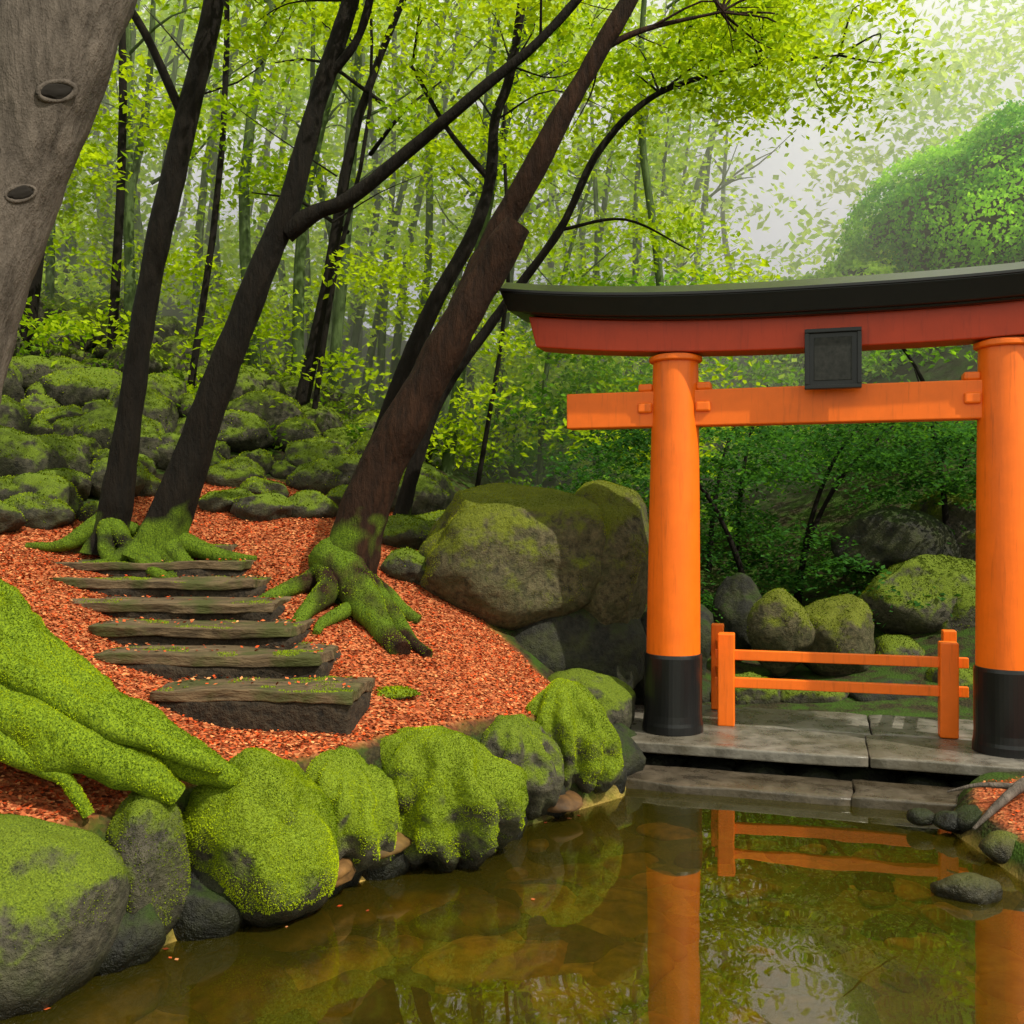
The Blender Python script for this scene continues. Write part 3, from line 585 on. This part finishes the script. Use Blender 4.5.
def mk(name, V, F, mat, parent, caps=None, bevel=0, smooth=False, transform=True):
    me = bpy.data.meshes.new(name); V = tw(V) if transform else np.asarray(V)
    me.from_pydata([tuple(v) for v in V], [], [tuple(int(q) for q in f) for f in F]+[tuple(c) for c in (caps or [])]); me.materials.append(mat)
    bm = bmesh.new(); bm.from_mesh(me); bmesh.ops.recalc_face_normals(bm, faces=bm.faces[:]); bm.to_mesh(me); bm.free()
    if smooth: me.polygons.foreach_set("use_smooth", [True]*len(me.polygons))
    ob = bpy.data.objects.new(name, me); scene.collection.objects.link(ob); ob.parent = parent
    if bevel:
        b = ob.modifiers.new("b", 'BEVEL'); b.width = bevel; b.segments = 3; b.limit_method = 'ANGLE'; b.angle_limit = math.radians(35)
    return ob
def box(u0, u1, v0, v1, z0, z1):
    V = np.array([(u, v, z) for u in (u0, u1) for v in (v0, v1) for z in (z0, z1)])
    return V, [(0, 1, 3, 2), (4, 6, 7, 5), (0, 4, 5, 1), (2, 3, 7, 6), (0, 2, 6, 4), (1, 5, 7, 3)]
G = empty("torii_gate")
for k, (u, dx) in enumerate([(0, .008), (SP, -.008)]):
    V, F = lathe(u, 0, [(.238, .9), (.235, 1.2), (.222, 2.2), (.208, 3.0), (.198, 3.585)], dx=dx); mk("pillar_%d" % (k+1), V, F, M_or, G, smooth=True)
    V, F = lathe(u, 0, [(.001, .262), (.27, .262), (.268, .33), (.262, .36), (.256, .42), (.254, .92), (.248, .95), (.2, .952)], dx=dx); mk("pillar_base_%d" % (k+1), V, F, M_blk, G, bevel=.006)
    V, F = lathe(u, 0, [(.15, 3.52), (.222, 3.525), (.234, 3.535), (.234, 3.57), (.2, 3.576)], dx=dx); mk("pillar_collar_%d" % (k+1), V, F, M_or, G, bevel=.005)
    for s in (-1, 1):
        x0 = u+dx*2.8+s*.19; V, F = box(min(x0, x0+s*.13), max(x0, x0+s*.13), -.12, .12, 3.075, 3.17) ; mk("wedge_%d_%d" % (k+1, s+1), V, F, M_or, G, bevel=.02)
        V, F = box(min(x0, x0+s*.13), max(x0, x0+s*.13), -.08, .08, 3.27, 3.34); mk("wedge_top_%d_%d" % (k+1, s+1), V, F, M_or, G, bevel=.02)
V, F = box(-.95, SP+.95, -.09, .09, 2.955, 3.272); mk("tie_beam", V, F, M_or, G, bevel=.012)
mid = SP/2
zf = lambda u: .17*(abs(u-mid)/2.9)**2.6
us = np.linspace(mid-2.58, mid+2.58, 50)
V, F, cp = sweep(us, [(-.155, 3.578), (.155, 3.578), (.165, 3.86), (-.165, 3.86)], zf, lambda u, z: (u-mid)/2.62*(z-3.6)*.25); mk("lintel", V, F, M_red, G, cp, .012)
us = np.linspace(mid-2.80, mid+2.80, 60)
V, F, cp = sweep(us, [(-.30, 3.865), (.30, 3.865), (.36, 4.03), (.35, 4.06), (.02, 4.19), (-.02, 4.19), (-.35, 4.06), (-.36, 4.03)], zf, lambda u, z: (u-mid)/2.86*(z-3.865)*.35); mk("roof_cap", V, F, M_blk, G, cp, .01)
V, F, cp = sweep(us*1.0, [(-.24, 3.845), (.24, 3.845), (.25, 3.875), (-.25, 3.875)], zf, lambda u, z: -(u-mid)/2.86*.12); mk("roof_trim", V, F, M_blk, G, cp, .005)
V, F, cp = sweep(us, [(-.375, 4.035), (-.34, 4.03), (-.34, 4.064), (-.37, 4.06)], zf, lambda u, z: (u-mid)/2.86*.065); mk("roof_edge_strip", V, F, M_blk, G, cp, .003)
V, F = box(mid-.1, mid+.1, -.07, .07, 3.27, 3.58); mk("center_strut", V, F, M_or, G, bevel=.008)
V, F = box(mid-.205, mid+.205, -.235, -.19, 3.24, 3.70); mk("name_plaque", V, F, M_blk, G, bevel=.006)
t = NT("plaque_field"); n = t.noise(30, 3); t.principled(t.ramp(n, [(.3, (.006, .007, .006)), (.7, (.022, .022, .02))]), .6); M_pl = t.m
for q, (a, b, c, d) in enumerate([(-.225, .225, 3.685, 3.72), (-.225, .225, 3.22, 3.255), (-.225, -.19, 3.255, 3.685), (.19, .225, 3.255, 3.685)]):
    V, F = box(mid+a, mid+b, -.262, -.185, c, d); mk("plaque_frame_%d" % q, V, F, M_blk, G, bevel=.006)
V, F = box(mid-.15, mid+.15, -.240, -.2, 3.29, 3.65); mk("plaque_field", V, F, M_pl, G, bevel=.004)

# ------------------------------------------------------------------ railing
R_ = empty("wooden_railing")
a = np.array([1.95, 9.1]); b = np.array([3.76, 8.62]); d = (b-a)/np.linalg.norm(b-a); nrm = np.array([-d[1], d[0]])
def obox(c0, c1, w, z0, z1, name, bev=.008, mat=M_or):
    c0 = np.array(c0); c1 = np.array(c1); dd = (c1-c0)/np.linalg.norm(c1-c0); pp = np.array([-dd[1], dd[0]])*w/2
    V = [(*(q+s*pp), z) for q in (c0, c1) for s in (-1, 1) for z in (z0, z1)]
    mk(name, V, [(0, 1, 3, 2), (4, 6, 7, 5), (0, 4, 5, 1), (2, 3, 7, 6), (0, 2, 6, 4), (1, 5, 7, 3)], mat, R_, bevel=bev, transform=False)
a2 = a+nrm*.75-d*.12; b2 = b+nrm*.75+d*.12
for k, (q, h) in enumerate([(a, 1.10), (b, 1.08), (a2, 1.1), (b2, 1.1)]):
    w = .15 if k < 2 else .12
    obox(q-d*w/2, q+d*w/2, w, .262, h, "post_%d" % k, .012)
for k, (z0, z1, e) in enumerate([(.86, .95, .16), (.61, .70, .16)]):
    obox(a-d*.10, b+d*e, .06, z0, z1, "rail_%d" % k); obox(a2, a, .05, z0, z1, "side_rail_l_%d" % k); obox(b2, b, .05, z0-.003, z1-.003, "side_rail_r_%d" % k)

# ------------------------------------------------------------------ stone deck
def deckmat(name, c0, c1, c2):
    t = NT(name); n = t.noise(5, 5, .7); n2 = t.noise(45, 3, .7); n3 = t.noise(1.3, 3, .6)
    col = t.ramp(n, [(.3, c0), (.7, c1)]); col = t.mix(t.ramp(n3, [(.4, (0, 0, 0)), (.6, (.6, .6, .6))]), col, c2)
    t.principled(col, t.ramp(n, [(.3, (.15, .15, .15)), (.7, (.5, .5, .5))]), t.bump(n2, .25, .01, t.bump(n, .4, .03)), .5); return t.m
M_deck = deckmat("deck_stone", (.05, .045, .04), (.20, .18, .155), (.08, .065, .04)); M_deck2 = deckmat("deck_stone_wet", (.02, .016, .012), (.10, .078, .055), (.04, .03, .016))
p = []; g = np.random.default_rng(8); ang = math.atan2(U[1], U[0])
for row, (v0, v1, z, hz_) in enumerate([(-.55, .35, .262, .045), (.36, 1.3, .26, .09)]):
    u = -.9-row*.4
    while u < 5.6:
        w = g.uniform(2.2, 3.2); c = O+U*(u+w/2)+Nn*((v0+v1)/2); V, F = slab((c[0], c[1], z-hz_), w/2-.003, (v1-v0)/2-.003, hz_, ang, int(u*100)+900+row, .009); p.append((V, F, 0, (1, 1, 1), True)); u += w
u = -.55
while u < 4.6:
    w = g.uniform(1.6, 2.6); c = O+U*(u+w/2)+Nn*(-.78); V, F = slab((c[0], c[1], .015), w/2-.005, .27+g.uniform(-.02, .03), .055, ang, int(u*100)+1900, .02); p.append((V, F, 2, (1, 1, 1), True)); u += w
for k in range(16):
    c = O+U*(-.9+k*.42)+Nn*(-.27); V, F = rock_geo((c[0], c[1], -.05), (.3, .25, .17), 1200+k, 3, ang=.8); p.append((V, F, 1, (1, 1, 1), True))
build("stone_platform", p, [M_deck, M_rock_dark, M_deck2])
p = []; addtube(p, [(3.7, 7.0, .34, .05), (3.45, 6.8, .33, .04), (3.2, 6.6, .26, .025), (3.0, 6.5, .14, .01)], seg=10, n=5, seed=4); addtube(p, [(3.45, 6.8, .33, .025), (3.2, 6.85, .33, .016), (3.0, 6.9, .27, .006)], seg=8, n=4, seed=5)
build("driftwood_branch", p, [M_bark_g])

# ------------------------------------------------------------------ morning mist hanging in the forest
t = NT("mist"); v = t.n("ShaderNodeVolumeScatter"); v.inputs["Color"].default_value = (.98, 1, .80, 1); v.inputs["Density"].default_value = .038; v.inputs["Anisotropy"].default_value = 0
t.l(v.outputs[0], t.out.inputs["Volume"])
V = np.array([(x, y, z) for x in (-40, 40) for y in (17, 60) for z in (-2, 20)]); F = np.array([(0, 1, 3, 2), (4, 6, 7, 5), (0, 4, 5, 1), (2, 3, 7, 6), (0, 2, 6, 4), (1, 5, 7, 3)])
build("forest_mist", [(V, F, 0, (1, 1, 1), False)], [t.m])

# ------------------------------------------------------------------ light, sky, camera
to_sun = Vector((.52, -.40, .78)).normalized()
el = math.asin(to_sun.z); az = math.atan2(to_sun.x, to_sun.y)
w = bpy.data.worlds.new("World"); scene.world = w; w.use_nodes = True; nt = w.node_tree; nt.nodes.clear()
out = nt.nodes.new("ShaderNodeOutputWorld"); bg = nt.nodes.new("ShaderNodeBackground"); sky = nt.nodes.new("ShaderNodeTexSky")
sky.sky_type = 'NISHITA'; sky.sun_disc = False; sky.sun_elevation = el; sky.sun_rotation = az; sky.dust_density = 3; sky.air_density = 1
tc = nt.nodes.new("ShaderNodeTexCoord"); no = nt.nodes.new("ShaderNodeTexNoise"); no.inputs["Scale"].default_value = 2.2; no.inputs["Detail"].default_value = 5
nt.links.new(tc.outputs["Generated"], no.inputs["Vector"]); rp = nt.nodes.new("ShaderNodeValToRGB"); rp.color_ramp.elements[0].position = .3; rp.color_ramp.elements[1].position = .6; rp.color_ramp.elements[0].color = (.5, .5, .5, 1)
nt.links.new(no.outputs["Fac"], rp.inputs[0]); mx = nt.nodes.new("ShaderNodeMix"); mx.data_type = 'RGBA'; nt.links.new(rp.outputs[0], mx.inputs[0]); nt.links.new(sky.outputs[0], mx.inputs[6]); mx.inputs[7].default_value = (10.4, 10.6, 8.6, 1)
nt.links.new(mx.outputs[2], bg.inputs[0]); bg.inputs[1].default_value = .14; nt.links.new(bg.outputs[0], out.inputs[0])
sl = bpy.data.lights.new("sun", 'SUN'); sl.energy = 5.0; sl.angle = math.radians(.6); sl.color = (1, .95, .80)
so = bpy.data.objects.new("sun", sl); scene.collection.objects.link(so); so.rotation_euler = (-to_sun).to_track_quat('-Z', 'Y').to_euler()
cam = bpy.data.cameras.new("camera"); cam.lens = 35.16; cam.sensor_width = 36; cam.clip_end = 2000
co = bpy.data.objects.new("camera", cam); scene.collection.objects.link(co); co.location = (0, 0, 2.2); co.rotation_euler = (math.radians(90), 0, 0)
scene.camera = co
scene.view_settings.view_transform = 'Standard'; scene.view_settings.look = 'None'; scene.view_settings.exposure = 0
